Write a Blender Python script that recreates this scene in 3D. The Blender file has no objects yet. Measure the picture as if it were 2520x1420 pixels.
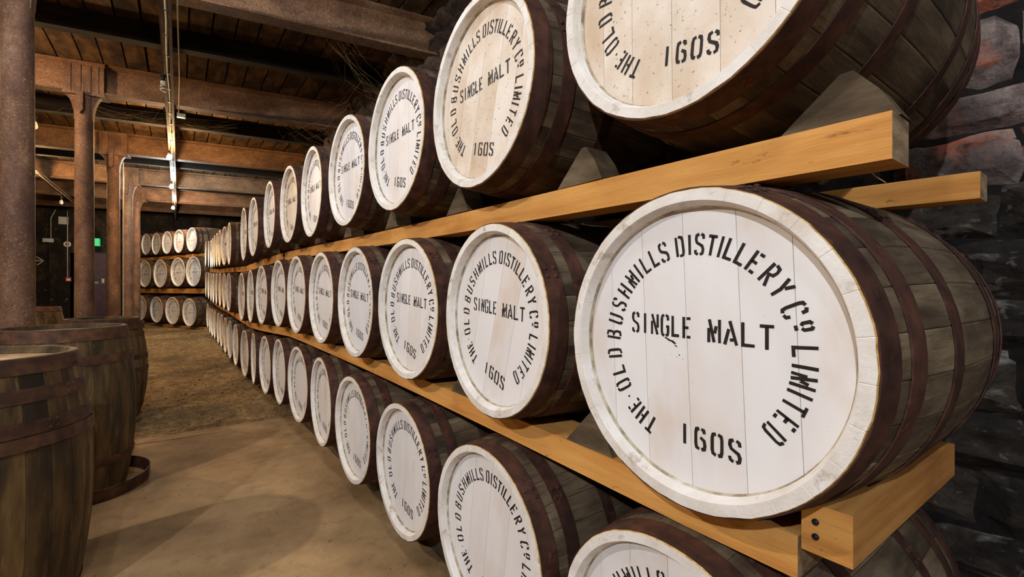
import bpy, math, random
from mathutils import Matrix, Vector, noise as mn
random.seed(7)
R=math.radians; PI=math.pi
sc=bpy.context.scene; COL=sc.collection
H=1.24                                   # eye height above the concrete floor

# ------------------------------------------------------------------ camera, world, exposure
cd=bpy.data.cameras.new('camera'); cam=bpy.data.objects.new('camera',cd); COL.objects.link(cam)
cd.sensor_width=36; cd.lens=16; cd.clip_start=.02; cd.clip_end=100
TH=math.atan(820/1120)
cam.location=(0,0,H); cam.rotation_euler=(R(90),0,-TH)
sc.camera=cam
w=bpy.data.worlds.new('world'); sc.world=w; w.use_nodes=True
w.node_tree.nodes['Background'].inputs[0].default_value=(.5,.5,.55,1)
w.node_tree.nodes['Background'].inputs[1].default_value=.02
vs=sc.view_settings; vs.view_transform='Standard'; vs.look='None'; vs.exposure=0.16; vs.gamma=1; vs.use_curve_mapping=False
# lamps of the cellar: x, y, height above eye, colour, watts, lit, label
LAMPS=[
 (-.12, 8.93,2.06,(1,.62,.26),120,'amber lit bulb hanging from the conduit batten, nearest lit one'),
 (-.12,11.6 ,2.08,(.86,1,.98),150,'cool white lit bulb on the conduit batten, between amber and pinkish ones'),
 (-.12,14.5 ,2.06,(1,.78,.58),110,'pinkish white lit bulb farthest along the conduit batten'),
 (-.12, 2.9 ,2.06,(.92,.95,1),48,'white lit bulb on the batten above the middle casks'),
 (-.12, .05 ,2.06,(.90,.95,1),34,'white lit bulb on the batten straight above the nearest casks'),
 (-.12,-2.8 ,2.06,(.88,.94,1),110,'white lit bulb on the batten near the rear wall'),
 (-2.23,12.3,2.08,(1,.60,.24),120,'amber lit bulb beyond the nearest iron column'),
 (-2.9,-1.2 ,2.06,(.88,.93,1),400,'white lit bulb of the side aisle, behind the viewer'),
 (-2.62, 2.3,2.06,(1,.92,.82),200,'white lit bulb of the side aisle, beside the nearest standing cask'),
 (-2.3, 6.6 ,2.06,(1,.68,.38),150,'amber lit bulb of the side aisle, beyond the standing casks'),
]

# ------------------------------------------------------------------ helpers
def lin(c):
    return tuple(((v/255)/12.92 if v/255<=.04045 else ((v/255+.055)/1.055)**2.4) for v in c)+(1,)
def link(o,parent=None):
    COL.objects.link(o)
    if parent: o.parent=parent
    return o
def mesh(name,V,F,mats=(),mi=None,smooth=False):
    me=bpy.data.meshes.new(name); me.from_pydata([tuple(v) for v in V],[],F)
    for m in mats: me.materials.append(m)
    if mi: me.polygons.foreach_set('material_index',mi)
    if smooth: me.polygons.foreach_set('use_smooth',[True]*len(me.polygons))
    me.validate(); me.update(); return me
def ob(name,me,parent=None,M=None,loc=None,**kw):
    o=bpy.data.objects.new(name,me); link(o,parent)
    if M is not None: o.matrix_local=M
    if loc is not None: o.location=loc
    for k,v in kw.items(): o[k]=v
    return o
def thing(name,label,cat,loc=(0,0,0),rot=(0,0,0),group=None):
    o=bpy.data.objects.new(name,None); link(o); o.location=loc; o.rotation_euler=rot; o.empty_display_size=.1
    o['label']=label; o['category']=cat
    if group: o['group']=group
    return o
class MB:
    def __init__(s): s.V=[]; s.F=[]; s.MI=[]
    def box(s,a,b,mi=0,M=None):
        n=len(s.V); P=[(x,y,z) for x in (a[0],b[0]) for y in (a[1],b[1]) for z in (a[2],b[2])]
        if M is not None: P=[tuple(M@Vector(p)) for p in P]
        s.V+=P
        for f in ((0,1,3,2),(4,6,7,5),(0,4,5,1),(2,3,7,6),(0,2,6,4),(1,5,7,3)): s.F.append(tuple(n+i for i in f)); s.MI.append(mi)
    def tube(s,pts,r,seg=8,mi=0,cap=True):
        n=len(s.V); pts=[Vector(p) for p in pts]
        for i,p in enumerate(pts):
            d=(pts[min(i+1,len(pts)-1)]-pts[max(i-1,0)]).normalized()
            a=d.cross(Vector((0,0,1)));
            if a.length<.05: a=d.cross(Vector((0,1,0)))
            a.normalize(); b=d.cross(a); rr=r[i] if isinstance(r,(list,tuple)) else r
            for k in range(seg):
                t=2*PI*k/seg; s.V.append(tuple(p+(a*math.cos(t)+b*math.sin(t))*rr))
        for i in range(len(pts)-1):
            for k in range(seg):
                k2=(k+1)%seg; s.F.append((n+i*seg+k,n+i*seg+k2,n+(i+1)*seg+k2,n+(i+1)*seg+k)); s.MI.append(mi)
        if cap:
            s.F.append(tuple(n+k for k in range(seg))[::-1]); s.F.append(tuple(n+(len(pts)-1)*seg+k for k in range(seg))); s.MI+=[mi,mi]
    def lathe(s,prof,seg,axis='x',mis=None,closed=False,jit=0):
        n=len(s.V); m=len(prof)
        for k in range(seg):
            t=2*PI*k/seg; c,sn=math.cos(t),math.sin(t)
            j=(mn.noise(Vector((c*9,sn*9,1)))*jit) if jit else 0
            for x,r in prof:
                rr=r+j
                s.V.append((x,rr*c,rr*sn) if axis=='x' else (rr*c,rr*sn,x))
        for k in range(seg):
            k2=(k+1)%seg
            for i in range(m if closed else m-1):
                i2=(i+1)%m
                s.F.append((n+k*m+i,n+k*m+i2,n+k2*m+i2,n+k2*m+i)); s.MI.append(mis[i] if mis else 0)
    def prism(s,poly,a,b,axis='y',mi=0):
        n=len(s.V); m=len(poly)
        for t in (a,b):
            for u,v in poly: s.V.append({'y':(u,t,v),'x':(t,u,v),'z':(u,v,t)}[axis])
        s.F.append(tuple(n+i for i in range(m))); s.F.append(tuple(n+m+i for i in range(m))[::-1]); s.MI+=[mi,mi]
        for i in range(m):
            j=(i+1)%m; s.F.append((n+i,n+m+i,n+m+j,n+j)); s.MI.append(mi)
    def me(s,name,mats,smooth=False):
        m=mesh(name,s.V,s.F,mats,s.MI,smooth)
        import bmesh
        b=bmesh.new(); b.from_mesh(m); bmesh.ops.recalc_face_normals(b,faces=b.faces); b.to_mesh(m); b.free(); return m
def autosmooth(me,ang=35):
    me.polygons.foreach_set('use_smooth',[True]*len(me.polygons))
    try: me.set_sharp_from_angle(angle=R(ang))
    except Exception: pass
    return me

def mat(name,ramp,scale=6,detail=6,stretch=(1,1,1),rough=.8,bump=.2,bscale=None,rand=0,tone=0,spots=(),metal=0,coord='Object',bdist=.01,spec=.3,rough_n=.6,mouse=None):
    """base colour: ramp of colours over stretched noise; spots=(scale,threshold,softness,colour,strength,stretch)"""
    m=bpy.data.materials.new(name); m.use_nodes=True; nt=m.node_tree; N=nt.nodes; L=nt.links
    b=N['Principled BSDF']; b.inputs['Roughness'].default_value=rough; b.inputs['Metallic'].default_value=metal
    b.inputs['Specular IOR Level'].default_value=spec
    src=N.new('ShaderNodeNewGeometry').outputs['Position'] if coord=='World' else N.new('ShaderNodeTexCoord').outputs[coord]
    oi=N.new('ShaderNodeObjectInfo')
    off=N.new('ShaderNodeVectorMath'); off.operation='SCALE'; off.inputs[0].default_value=(13.1,7.7,21.3); L.new(oi.outputs['Random'],off.inputs['Scale'])
    ad=N.new('ShaderNodeVectorMath'); ad.operation='ADD'; L.new(src,ad.inputs[0]); L.new(off.outputs[0],ad.inputs[1]); src=ad.outputs[0]
    def nz(sc_,st,det=detail,ro=rough_n):
        mp=N.new('ShaderNodeMapping'); mp.inputs['Scale'].default_value=st; L.new(src,mp.inputs[0])
        n=N.new('ShaderNodeTexNoise'); n.inputs['Scale'].default_value=sc_; n.inputs['Detail'].default_value=det; n.inputs['Roughness'].default_value=ro
        L.new(mp.outputs[0],n.inputs['Vector']); return n.outputs[0]
    f=nz(scale,stretch)
    cr=N.new('ShaderNodeValToRGB'); e=cr.color_ramp.elements
    while len(e)<len(ramp): e.new(.5)
    for i,(p,c) in enumerate(ramp): e[i].position=p; e[i].color=lin(c)
    L.new(f,cr.inputs[0]); c=cr.outputs[0]
    for (s2,th,so,colr,amt,st2) in spots:
        g=nz(s2,st2,4,.6); mr=N.new('ShaderNodeMapRange'); mr.inputs['From Min'].default_value=th-so; mr.inputs['From Max'].default_value=th+so; mr.inputs['To Max'].default_value=amt
        L.new(g,mr.inputs['Value']); mx=N.new('ShaderNodeMix'); mx.data_type='RGBA'; L.new(mr.outputs[0],mx.inputs[0]); L.new(c,mx.inputs[6]); mx.inputs[7].default_value=lin(colr); c=mx.outputs[2]
    if rand or tone:
        v=None
        if rand:
            mr=N.new('ShaderNodeMapRange'); mr.inputs['To Min'].default_value=1-rand; mr.inputs['To Max'].default_value=1+rand; L.new(oi.outputs['Random'],mr.inputs['Value']); v=mr.outputs[0]
        if tone:
            at=N.new('ShaderNodeAttribute'); at.attribute_name='tone'
            mr=N.new('ShaderNodeMapRange'); mr.inputs['To Min'].default_value=1-tone; mr.inputs['To Max'].default_value=1+tone; L.new(at.outputs['Fac'],mr.inputs['Value'])
            if v is None: v=mr.outputs[0]
            else:
                mm=N.new('ShaderNodeMath'); mm.operation='MULTIPLY'; L.new(v,mm.inputs[0]); L.new(mr.outputs[0],mm.inputs[1]); v=mm.outputs[0]
        vm=N.new('ShaderNodeVectorMath'); vm.operation='SCALE'; L.new(c,vm.inputs[0]); L.new(v,vm.inputs['Scale']); c=vm.outputs[0]
    L.new(c,b.inputs['Base Color'])
    if bump:
        bf=nz(bscale or scale*3,stretch,8,.65)
        bn=N.new('ShaderNodeBump'); bn.inputs['Strength'].default_value=bump; bn.inputs['Distance'].default_value=bdist; L.new(bf,bn.inputs['Height']); L.new(bn.outputs[0],b.inputs['Normal'])
    return m
def flat(name,c,rough=.6,emit=0,metal=0):
    m=bpy.data.materials.new(name); m.use_nodes=True; b=m.node_tree.nodes['Principled BSDF']
    b.inputs['Base Color'].default_value=lin(c); b.inputs['Roughness'].default_value=rough; b.inputs['Metallic'].default_value=metal
    if emit: b.inputs['Emission Color'].default_value=lin(c); b.inputs['Emission Strength'].default_value=emit
    return m

one=(1,1,1)
M_white=mat('white_paint',[(.30,(222,214,210)),(.5,(230,226,225)),(.7,(234,232,233))],3,5,(1,1,.5),.55,.12,90,spots=[(5,.66,.10,(206,176,140),.45,(1,1,.6)),(170,.73,.02,(90,70,55),.6,one)],bdist=.003)
M_whited=mat('white_paint_stained',[(.30,(205,186,162)),(.5,(226,214,200)),(.7,(235,228,220))],4,6,(1,1,.6),.6,.2,90,spots=[(4,.58,.14,(190,152,112),.55,one),(120,.66,.03,(80,60,45),.75,one)],bdist=.003)
M_rim=mat('white_chime',[(.3,(214,204,192)),(.55,(232,226,220)),(.7,(238,234,230))],12,6,one,.6,.45,140,spots=[(22,.66,.06,(150,128,96),.6,one)],bdist=.004)
M_ledge=mat('dirty_croze',[(.35,(128,112,84)),(.55,(190,178,155)),(.7,(222,214,204))],26,6,one,.7,.4,120,bdist=.004)
M_raw=mat('raw_wood_edge',[(.35,(176,128,66)),(.6,(222,186,112))],60,4,one,.8,.3)
M_ink=mat('stencil_ink',[(.3,(26,20,18)),(.7,(40,33,30))],80,3,one,.7,0)
M_stave=mat('weathered_oak',[(.28,(58,46,36)),(.45,(92,76,58)),(.6,(116,100,78)),(.75,(140,124,100))],7,8,(.5,2.4,2.4),.75,.5,60,rand=.22,tone=.2,spots=[(3.2,.60,.07,(30,24,19),.75,(.8,1,1)),(60,.60,.08,(60,50,36),.5,(.15,2,2))],bdist=.004)
M_stave2=mat('cask_oak_brown',[(.28,(38,27,15)),(.45,(74,56,31)),(.6,(104,81,47)),(.75,(132,107,68))],6,8,(.5,2.2,2.2),.7,.5,60,rand=.2,tone=.15,spots=[(3,.57,.08,(22,16,11),.75,(.5,1.8,1.8)),(9,.68,.05,(150,126,84),.4,(.5,3,3))],bdist=.004)
M_hoop=mat('rusty_hoop',[(.3,(50,31,25)),(.5,(74,47,38)),(.7,(98,62,46))],20,6,one,.75,.45,120,metal=.1,spots=[(7,.62,.08,(38,28,26),.6,one),(34,.66,.04,(126,74,44),.5,one)],rand=.15,bdist=.002)
M_hoopb=mat('brown_rusty_hoop',[(.3,(54,35,24)),(.5,(82,54,36)),(.7,(108,74,48))],16,6,one,.7,.45,120,metal=.1,spots=[(6,.6,.08,(44,32,24),.7,one)],rand=.12,bdist=.002)
M_headraw=mat('bare_oak_head',[(.3,(104,82,58)),(.5,(160,132,98)),(.72,(190,164,130))],6,8,(3,.4,1),.8,.35,50,spots=[(3,.58,.07,(84,64,46),.6,one)],rand=.12,bdist=.003)
M_pine=mat('sawn_pine',[(.28,(180,118,54)),(.46,(214,150,76)),(.62,(226,166,90)),(.8,(236,190,122))],5,7,(4,.35,4),.75,.45,60,spots=[(2.2,.64,.08,(150,104,60),.5,one),(40,.70,.03,(90,56,30),.6,(1,.3,1))],bdist=.004,rand=.05)
M_pinex=mat('sawn_pine_cross',[(.28,(150,98,48)),(.48,(186,128,66)),(.62,(206,150,84))],5,7,(.35,4,4),.75,.45,60,spots=[(3,.62,.08,(120,80,46),.5,one)],bdist=.004)
M_endg=mat('end_grain',[(.35,(120,98,74)),(.6,(176,150,116))],14,4,(1,1,3),.85,.5,90)
M_chock=mat('old_chock_wood',[(.3,(56,45,33)),(.5,(90,75,56)),(.7,(124,106,82))],9,7,(1,.5,2),.85,.5,60,rand=.2)
M_iron=mat('painted_iron_rust',[(.28,(66,44,34)),(.45,(98,70,52)),(.6,(124,92,70)),(.75,(152,124,100))],5,9,(1,1,.6),.7,.5,90,spots=[(90,.58,.06,(58,36,28),.6,one),(70,.62,.05,(166,138,106),.5,one),(3.2,.60,.06,(64,42,38),.6,(1,1,.6))],bdist=.004,rough_n=.72)
M_beam=mat('rusty_beam',[(.28,(64,42,30)),(.45,(100,72,52)),(.6,(126,94,68)),(.75,(150,118,88))],4,9,(.7,1,1),.75,.5,80,spots=[(70,.57,.06,(58,36,26),.6,one),(60,.62,.05,(164,136,100),.45,one)],bdist=.004,rough_n=.72)
M_joist=mat('dark_joist',[(.3,(12,9,7)),(.5,(24,18,13)),(.7,(46,34,23))],6,7,(.4,3,3),.85,.5,50)
M_plank=mat('ceiling_plank',[(.28,(42,28,17)),(.46,(78,55,32)),(.62,(106,77,46)),(.8,(130,98,60))],5,8,(2.2,.8,1),.85,.5,30,rand=.22,coord='World',spots=[(3.0,.55,.08,(36,25,16),.75,(1.5,.8,1))],bdist=.005)
M_dark=mat('dark_backing',[(.3,(18,14,11)),(.7,(40,32,26))],6,5,one,.95,.4)
M_stone=mat('black_mould_stone',[(.3,(26,22,19)),(.5,(48,42,37)),(.66,(78,69,60)),(.8,(112,102,90))],7,10,(1,1,1.4),.9,1,16,rand=.2,coord='World',spots=[(4,.64,.05,(176,172,164),.6,(1,1,2.6)),(30,.66,.04,(140,132,122),.5,one)],bdist=.03,rough_n=.7)
M_stoner=mat('red_flaked_stone',[(.3,(64,54,50)),(.46,(134,116,110)),(.6,(186,170,160)),(.8,(220,208,198))],14,12,one,.9,1,24,rand=.15,coord='World',spots=[(5,.57,.05,(190,98,64),.75,one),(7,.54,.06,(40,34,32),.8,one)],bdist=.03,rough_n=.72)
M_stoneb=mat('brown_rubble_stone',[(.3,(30,22,18)),(.5,(66,52,42)),(.66,(96,78,64)),(.8,(124,104,88))],6,10,one,.9,1,14,rand=.25,coord='World',spots=[(8,.6,.06,(28,20,16),.6,one)],bdist=.03,rough_n=.7)
M_mortar=mat('black_mortar',[(.35,(14,12,11)),(.65,(36,32,29)),(.8,(80,76,72))],12,8,one,.95,.8,30,bdist=.02)
M_farwall=mat('mouldy_far_wall',[(.3,(18,15,12)),(.5,(42,34,26)),(.64,(78,64,48)),(.8,(120,102,80))],2.4,10,(1,1,.6),.95,.8,16,spots=[(1.1,.52,.1,(22,18,15),.8,(1,1,.5)),(9,.68,.03,(150,136,112),.6,one)],bdist=.03,rough_n=.72)
M_conc=mat('worn_concrete',[(.3,(116,90,60)),(.5,(156,126,88)),(.68,(184,152,110))],1.6,10,one,.85,.6,40,spots=[(7,.62,.07,(104,80,54),.4,one),(.9,.58,.08,(96,74,50),.6,one),(2.5,.64,.05,(180,148,108),.4,(1,.5,1)),(60,.68,.04,(60,44,32),.6,one),(90,.72,.02,(180,156,128),.6,one)],bdist=.006,rough_n=.68)
M_grav=mat('earth_gravel',[(.3,(78,60,38)),(.5,(142,114,74)),(.7,(192,162,114))],9,10,one,.95,1,60,spots=[(1.0,.55,.1,(70,54,34),.6,one),(70,.64,.04,(188,168,122),.6,one)],bdist=.02,rough_n=.75)
M_peb=mat('pebble',[(.3,(78,62,40)),(.7,(160,138,98))],30,4,one,.9,.3)
M_galv=mat('galvanised',[(.3,(140,134,120)),(.7,(190,184,170))],30,4,one,.4,.1,metal=.5)
M_tray=mat('batten_wood',[(.3,(58,42,28)),(.7,(112,86,58))],10,6,(3,.4,3),.8,.3)
M_conduit=flat('cream_conduit',(212,200,172),.45)
M_black=flat('black_bakelite',(22,20,19),.4)
M_cfl=flat('white_tube',(225,220,205),.35)
M_bolt=flat('dark_bolt',(40,38,46),.45,metal=.6)
M_door=mat('maroon_door',[(.3,(52,24,36)),(.7,(78,40,54))],8,5,one,.4,.15)
M_frame=flat('door_frame_dark',(26,20,22),.6)
M_red=flat('signal_red',(176,30,30),.4)
M_wbox=flat('grey_white_box',(196,190,178),.5)
M_green=flat('exit_green',(40,190,110),.4,emit=.8)
M_chalk=flat('chalk_white',(190,180,158),.9)
M_web=flat('cobweb_silk',(170,140,90),.9)
M_leafg=flat('dry_straw',(196,150,90),.9)

# ------------------------------------------------------------------ the setting
Z=lambda z:z+H                               # heights measured from the eye
WX=2.0; FY=18.8; LX=-5.4; BY=-4.6; CZ=2.70
def fbm(p,o=4):
    s=0;a=1
    for i in range(o): s+=a*mn.noise(p); p=p*2.1+Vector((3.1,1.7,5.3)); a*=.5
    return s
def grid(name,f,nu,nv,m,**kw):
    V=[f(i/nu,j/nv) for i in range(nu+1) for j in range(nv+1)]
    F=[(i*(nv+1)+j,(i+1)*(nv+1)+j,(i+1)*(nv+1)+j+1,i*(nv+1)+j+1) for i in range(nu) for j in range(nv)]
    me=mesh(name,V,F,[m],smooth=True); return ob(name,me,**kw)
SLAB=4.66
def floor_z(y):
    P=[(-9,0),(4.66,0),(6.5,.01),(9.5,.06),(14,.16),(19,.20)]
    for (a,za),(b,zb) in zip(P,P[1:]):
        if y<=b: return za+(zb-za)*max(0,(y-a)/(b-a))
    return .2
grid('floor',lambda u,v:(LX+(WX+.2-LX)*u,BY+(SLAB-BY)*v,.006*fbm(Vector((LX+7.6*u,BY+9.3*v,0))*.8)+.0015*fbm(Vector((u*90,v*110,2)),2)),150,180,M_conc,kind='structure')
kb=MB(); kb.box((LX,SLAB,-.1),(WX+.1,SLAB+.16,.004)); ob('trim_1',kb.me('slab_edge',[M_conc]),kind='structure')
def gz(x,y):
    e=min(1,(y-SLAB-.12)/.5) if y>SLAB+.12 else 0
    p=Vector((x,y,0))
    side=max(0,min(1,(x-.2)/.5))
    return floor_z(y)+e*(.012+.018*fbm(p*1.3)+.020*fbm(p*7,3)+.014*mn.noise(p*26)+.03*side*(1+fbm(p*4,2))*(1 if y>5.2 else .4))-.012*(1-e)
def gf(u,v):
    y=SLAB+.1+(FY-SLAB)*(v**1.5); x=-4.6+(WX+4.7)*u
    return (x,y,gz(x,y))
grid('gravel',gf,190,330,M_grav,kind='stuff',label='trodden earth and gravel bed beyond the concrete slab',category='gravel')
pb=MB()
ICO=[(0,0,1),(.9,0,.3),(.3,.85,.3),(-.7,.5,.3),(-.7,-.5,.3),(.3,-.85,.3),(0,0,-.6)]
IF=[(0,1,2),(0,2,3),(0,3,4),(0,4,5),(0,5,1),(6,2,1),(6,3,2),(6,4,3),(6,5,4),(6,1,5)]
def pebble(mb,x,y,z,r):
    n=len(mb.V); a=random.random()*6.3; sx,sy,sz=random.uniform(.7,1.5)*r,random.uniform(.6,1.1)*r,random.uniform(.35,.8)*r
    for p in ICO:
        q=(p[0]*sx*random.uniform(.8,1.2),p[1]*sy*random.uniform(.8,1.2)); mb.V.append((x+q[0]*math.cos(a)-q[1]*math.sin(a),y+q[0]*math.sin(a)+q[1]*math.cos(a),z+p[2]*sz))
    for f in IF: mb.F.append(tuple(n+i for i in f)); mb.MI.append(0)
for i in range(5200):
    y=SLAB+.1+8*random.random()**1.7; x=random.uniform(-1.2,1.25); pebble(pb,x,y,gz(x,y),random.choice([.004,.006,.008,.011,.016])*random.uniform(.7,1.2))
for i in range(260):
    y=random.uniform(1,SLAB); x=random.uniform(-.6,.95); pebble(pb,x,y,.001,random.choice([.002,.003,.004,.007]))
ob('loose_stones',mesh('loose_stones',pb.V,pb.F,[M_peb]),kind='stuff',label='small loose stones and grit lying on the cellar floor',category='stones')

# right wall: dark backing with one stone object per stone
def plane_wall(name,ax,pos,u0,u1,v0,v1,nu,nv,amp,m,fs=2.2):
    def f(a,b):
        u=u0+(u1-u0)*a; v=v0+(v1-v0)*b; p=Vector((u,v,pos)); d=amp*fbm(p*fs)+amp*.5*mn.noise(p*9)
        return (pos+d,u,v) if ax=='x' else (u,pos+d,v)
    return grid(name,f,nu,nv,m,kind='structure')
wr=plane_wall('wall_right','x',WX+.09,BY,FY+.2,-.1,Z(CZ)+.1,300,60,.02,M_mortar)
wf=plane_wall('wall_far','y',FY,LX,WX+.2,-.1,Z(CZ)+.1,120,70,.035,M_farwall,3)
plane_wall('wall_left','x',LX,BY,FY+.1,-.1,Z(CZ)+.1,80,20,.03,M_farwall)
plane_wall('wall_near','y',BY,LX,WX+.2,-.1,Z(CZ)+.1,60,20,.03,M_farwall)
pl=MB(); pl.box((-3.05,FY-.14,0),(-2.45,FY+.1,Z(CZ))); ob('pilaster',pl.me('pilaster',[M_farwall]),parent=wf)
SM=[]
for k in range(9):
    for m in (M_stone,M_stoner,M_stoneb):
        pass
def stone_mesh(seed,m):
    rr=random.Random(seed); nu,nv=6,4; V=[];F=[]
    for i in range(nu+1):
        for j in range(nv+1):
            u=i/nu-.5; v=j/nv-.5; e=max(abs(u),abs(v))*2
            edge=(abs(u)>.49 or abs(v)>.49)
            d=(.0 if edge else -.55-.45*rr.random()-.25*(1-e))
            V.append((d*1.0+.0,(u+(rr.uniform(-.035,.035) if edge else 0))*1.0,(v+(rr.uniform(-.06,.06) if edge else rr.uniform(-.03,.03)))))
    F=[(i*(nv+1)+j,i*(nv+1)+j+1,(i+1)*(nv+1)+j+1,(i+1)*(nv+1)+j) for i in range(nu) for j in range(nv)]
    return mesh('stone',V,F,[m])
STM={0:[stone_mesh(i,M_stone) for i in range(7)],1:[stone_mesh(20+i,M_stoner) for i in range(3)],2:[stone_mesh(40+i,M_stoneb) for i in range(6)]}
ns=0
def course(y0,y1,z0,z1,hh,ww,kindf):
    global ns
    z=z0
    while z<z1-.03:
        h=min(random.uniform(*hh),z1-z); y=y0-random.uniform(0,ww[0])
        while y<y1:
            wd=random.uniform(*ww); k=kindf(y+wd/2,z+h/2)
            o=ob('stone',random.choice(STM[k]),parent=wr,loc=(WX+.10,y+wd/2,z+h/2)); o.scale=(random.uniform(.03,.055) if y<1 else random.uniform(.08,.15),wd-.004,h-.004); o.rotation_euler=(random.uniform(-.03,.03),0,0); ns+=1
            y+=wd
        z+=h
course(-.75,.85,0,Z(CZ),(.13,.24),(.26,.5),lambda y,z:1 if (1.62<z<2.3 and y<.42) else 0)
course(1.9,6.2,Z(1.05),Z(CZ),(.16,.28),(.3,.6),lambda y,z:2)
course(6.2,13.2,Z(1.1),Z(CZ),(.24,.36),(.45,.8),lambda y,z:2)

# ceiling planks between the beams
BYS=[-3.9,-1.0,1.9,4.72,7.41,10.42,13.22,15.6,17.6,18.8]
SK=-.18
CX=-.91; CR=.090
cb=MB(); cb.box((LX,BY,Z(CZ)+.05),(WX+.2,FY+.2,Z(CZ)+.12)); ceil=ob('ceiling',cb.me('ceiling',[M_dark]),kind='structure')
PM=[]
for k in range(5):
    p=MB(); rr=random.Random(k); n=8
    for i in range(n):
        z=rr.uniform(-.004,.004); 
        a=-.5+i/n; b=-.5+(i+1)/n
        p.V+=[(-.5+rr.uniform(0,.02),a,-.5+z*0),( .5-rr.uniform(0,.02),a,-.5)]
    p.V+=[(-.5,.5,-.5),(.5,.5,-.5)]; q=len(p.V)
    p.V+=[(v[0],v[1],.5) for v in p.V[:q]]
    for i in range(n):
        a=2*i; p.F+=[(a,a+1,a+3,a+2),(q+a,q+a+2,q+a+3,q+a+1),(a,a+2,q+a+2,q+a),(a+1,q+a+1,q+a+3,a+3)]; p.MI+=[0]*4
    PM.append(p.me('plank',[M_plank]))
npk=0
for bi,(a,b) in enumerate(zip(BYS,BYS[1:])):
    if b<1: continue
    x=LX+random.uniform(0,.2)
    while x<WX:
        wd=random.uniform(.19,.225)
        if b<1.6 and x<-2: x+=wd; continue
        o=ob('plank',random.choice(PM),parent=ceil,loc=(x+wd/2,(a+b)/2+math.tan(SK)*(x+wd/2-CX),Z(CZ)-.012+random.uniform(-.006,.006)+.022)); o.scale=(wd-.012,b-a-.02,.03); npk+=1
        x+=wd

# iron beams
def Ib(name_y,i,lab):
    t=MB(); d=.36; fw=.075
    prof=[(-fw,0),(fw,0),(fw,.022),(.014,.04),(.014,d-.04),(fw,d-.022),(fw,d),(-fw,d),(-fw,d-.022),(-.014,d-.04),(-.014,.04),(-fw,.022)]
    t.prism(prof,LX-CX-.1,WX-CX+.2,'x')
    o=ob('iron_beam',t.me('iron_beam',[M_beam]),loc=(CX,name_y,Z(CZ)-.012-d)); o.rotation_euler=(0,0,SK); o['label']=lab; o['category']='beam'; o['group']='iron ceiling beams'
ords=['first','second','third','fourth','fifth','sixth','seventh','eighth','ninth','tenth','eleventh','twelfth','thirteenth','fourteenth','fifteenth','sixteenth','seventeenth','eighteenth','nineteenth','twentieth']
for i,y in enumerate(BYS[2:-1]):
    Ib(y,i,['rusty iron beam overhead in front of the nearest column','rusty pale brown iron beam on the nearest column, ending in the rubble wall','purplish rusty iron beam on the second column','golden lit iron beam on the third column, behind the amber bulb','grey iron beam on the fourth column, at the cool white bulb','iron beam on the fifth column, at the farthest bulb','red iron beam against the far wall'][i])
for i in range(2,len(BYS)-2):
    y=(BYS[i]+BYS[i+1])/2; t=MB(); t.box((LX-CX,-.06,0),(WX-CX+.1,.06,.2))
    o=ob('timber_joist',t.me('timber_joist',[M_joist]),loc=(CX,y,Z(CZ)-.012-.2)); o.rotation_euler=(0,0,SK); o['label']='blackened timber joist under the planks, '+['above the nearest column front','between first and second column','between second and third column','between third and fourth column','between fourth and fifth column','beyond the fifth column'][i-2]; o['category']='joist'; o['group']='timber joists'

# cast iron columns
def column(y,lab):
    zf=floor_z(y)-.02; t=thing('iron_column',lab,'column',(CX-(.022 if y<5 else 0),y,zf),(0,0,SK),group='cast iron columns')
    top=Z(CZ)-.012-.38-zf
    m=MB(); m.lathe([(0,CR+.05),(.03,CR+.05),(.035,CR+.004),(top*.5,CR),(top-.36,CR-.004),(top+.1,CR-.004)],40,'z'); ob('shaft',autosmooth(m.me('shaft',[M_iron])),t)
    m=MB(); m.box((-.165,-.085,top),(.205,.085,top+.36)); m.box((-.175,-.095,top+.33),(.215,.095,top+.375)); m.box((-.175,-.095,top-.02),(.215,.095,top+.005))
    for xx in (-.13,-.04,.05,.12): m.box((xx,-.091,top+.005),(xx+.035,.091,top+.33))
    ob('capital',m.me('capital',[M_iron]),t)
    pts=[(.20,top)]+[(CR-.006+.115*(1-math.sin(a)),top-.30*(1-math.cos(a))-.0) for a in [R(k*10) for k in range(0,10)]]
    for s in (1,-1):
        m=MB(); poly=[(s*(CR-.03),top)]+[(s*u,v) for u,v in pts]+[(s*(CR-.03),top-.30)]
        m.prism(poly,-.035,.035,'y'); ob('bracket',m.me('bracket',[M_iron]),t)
    m=MB(); m.prism([(-.03,top),(.03,top),(.03,top-.2),(.0,top-.25),(-.03,top-.2)],-CR-.05,-CR+.03,'y'); m.prism([(-.03,top),(.03,top),(.03,top-.2),(.0,top-.25),(-.03,top-.2)],CR-.03,CR+.05,'y'); ob('rib',m.me('rib',[M_iron]),t)
for i,y in enumerate([4.72,7.41,10.42,13.22,15.6]):
    column(y,['thick rust brown cast iron column nearest the viewer, behind the standing casks','second cast iron column along the aisle, with patchy paint at head height','third cast iron column, warm orange brown, with thin conduit beside it','fourth cast iron column, greenish lit side','fifth cast iron column, beside the far rack'][i])
t=MB(); t.tube([(CX+.13,10.38,.1),(CX+.13,10.38,Z(2.2))],.012); o=ob('conduit',t.me('conduit',[M_galv])); o['label']='thin metal conduit running up beside the third column'; o['category']='conduit'

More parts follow.
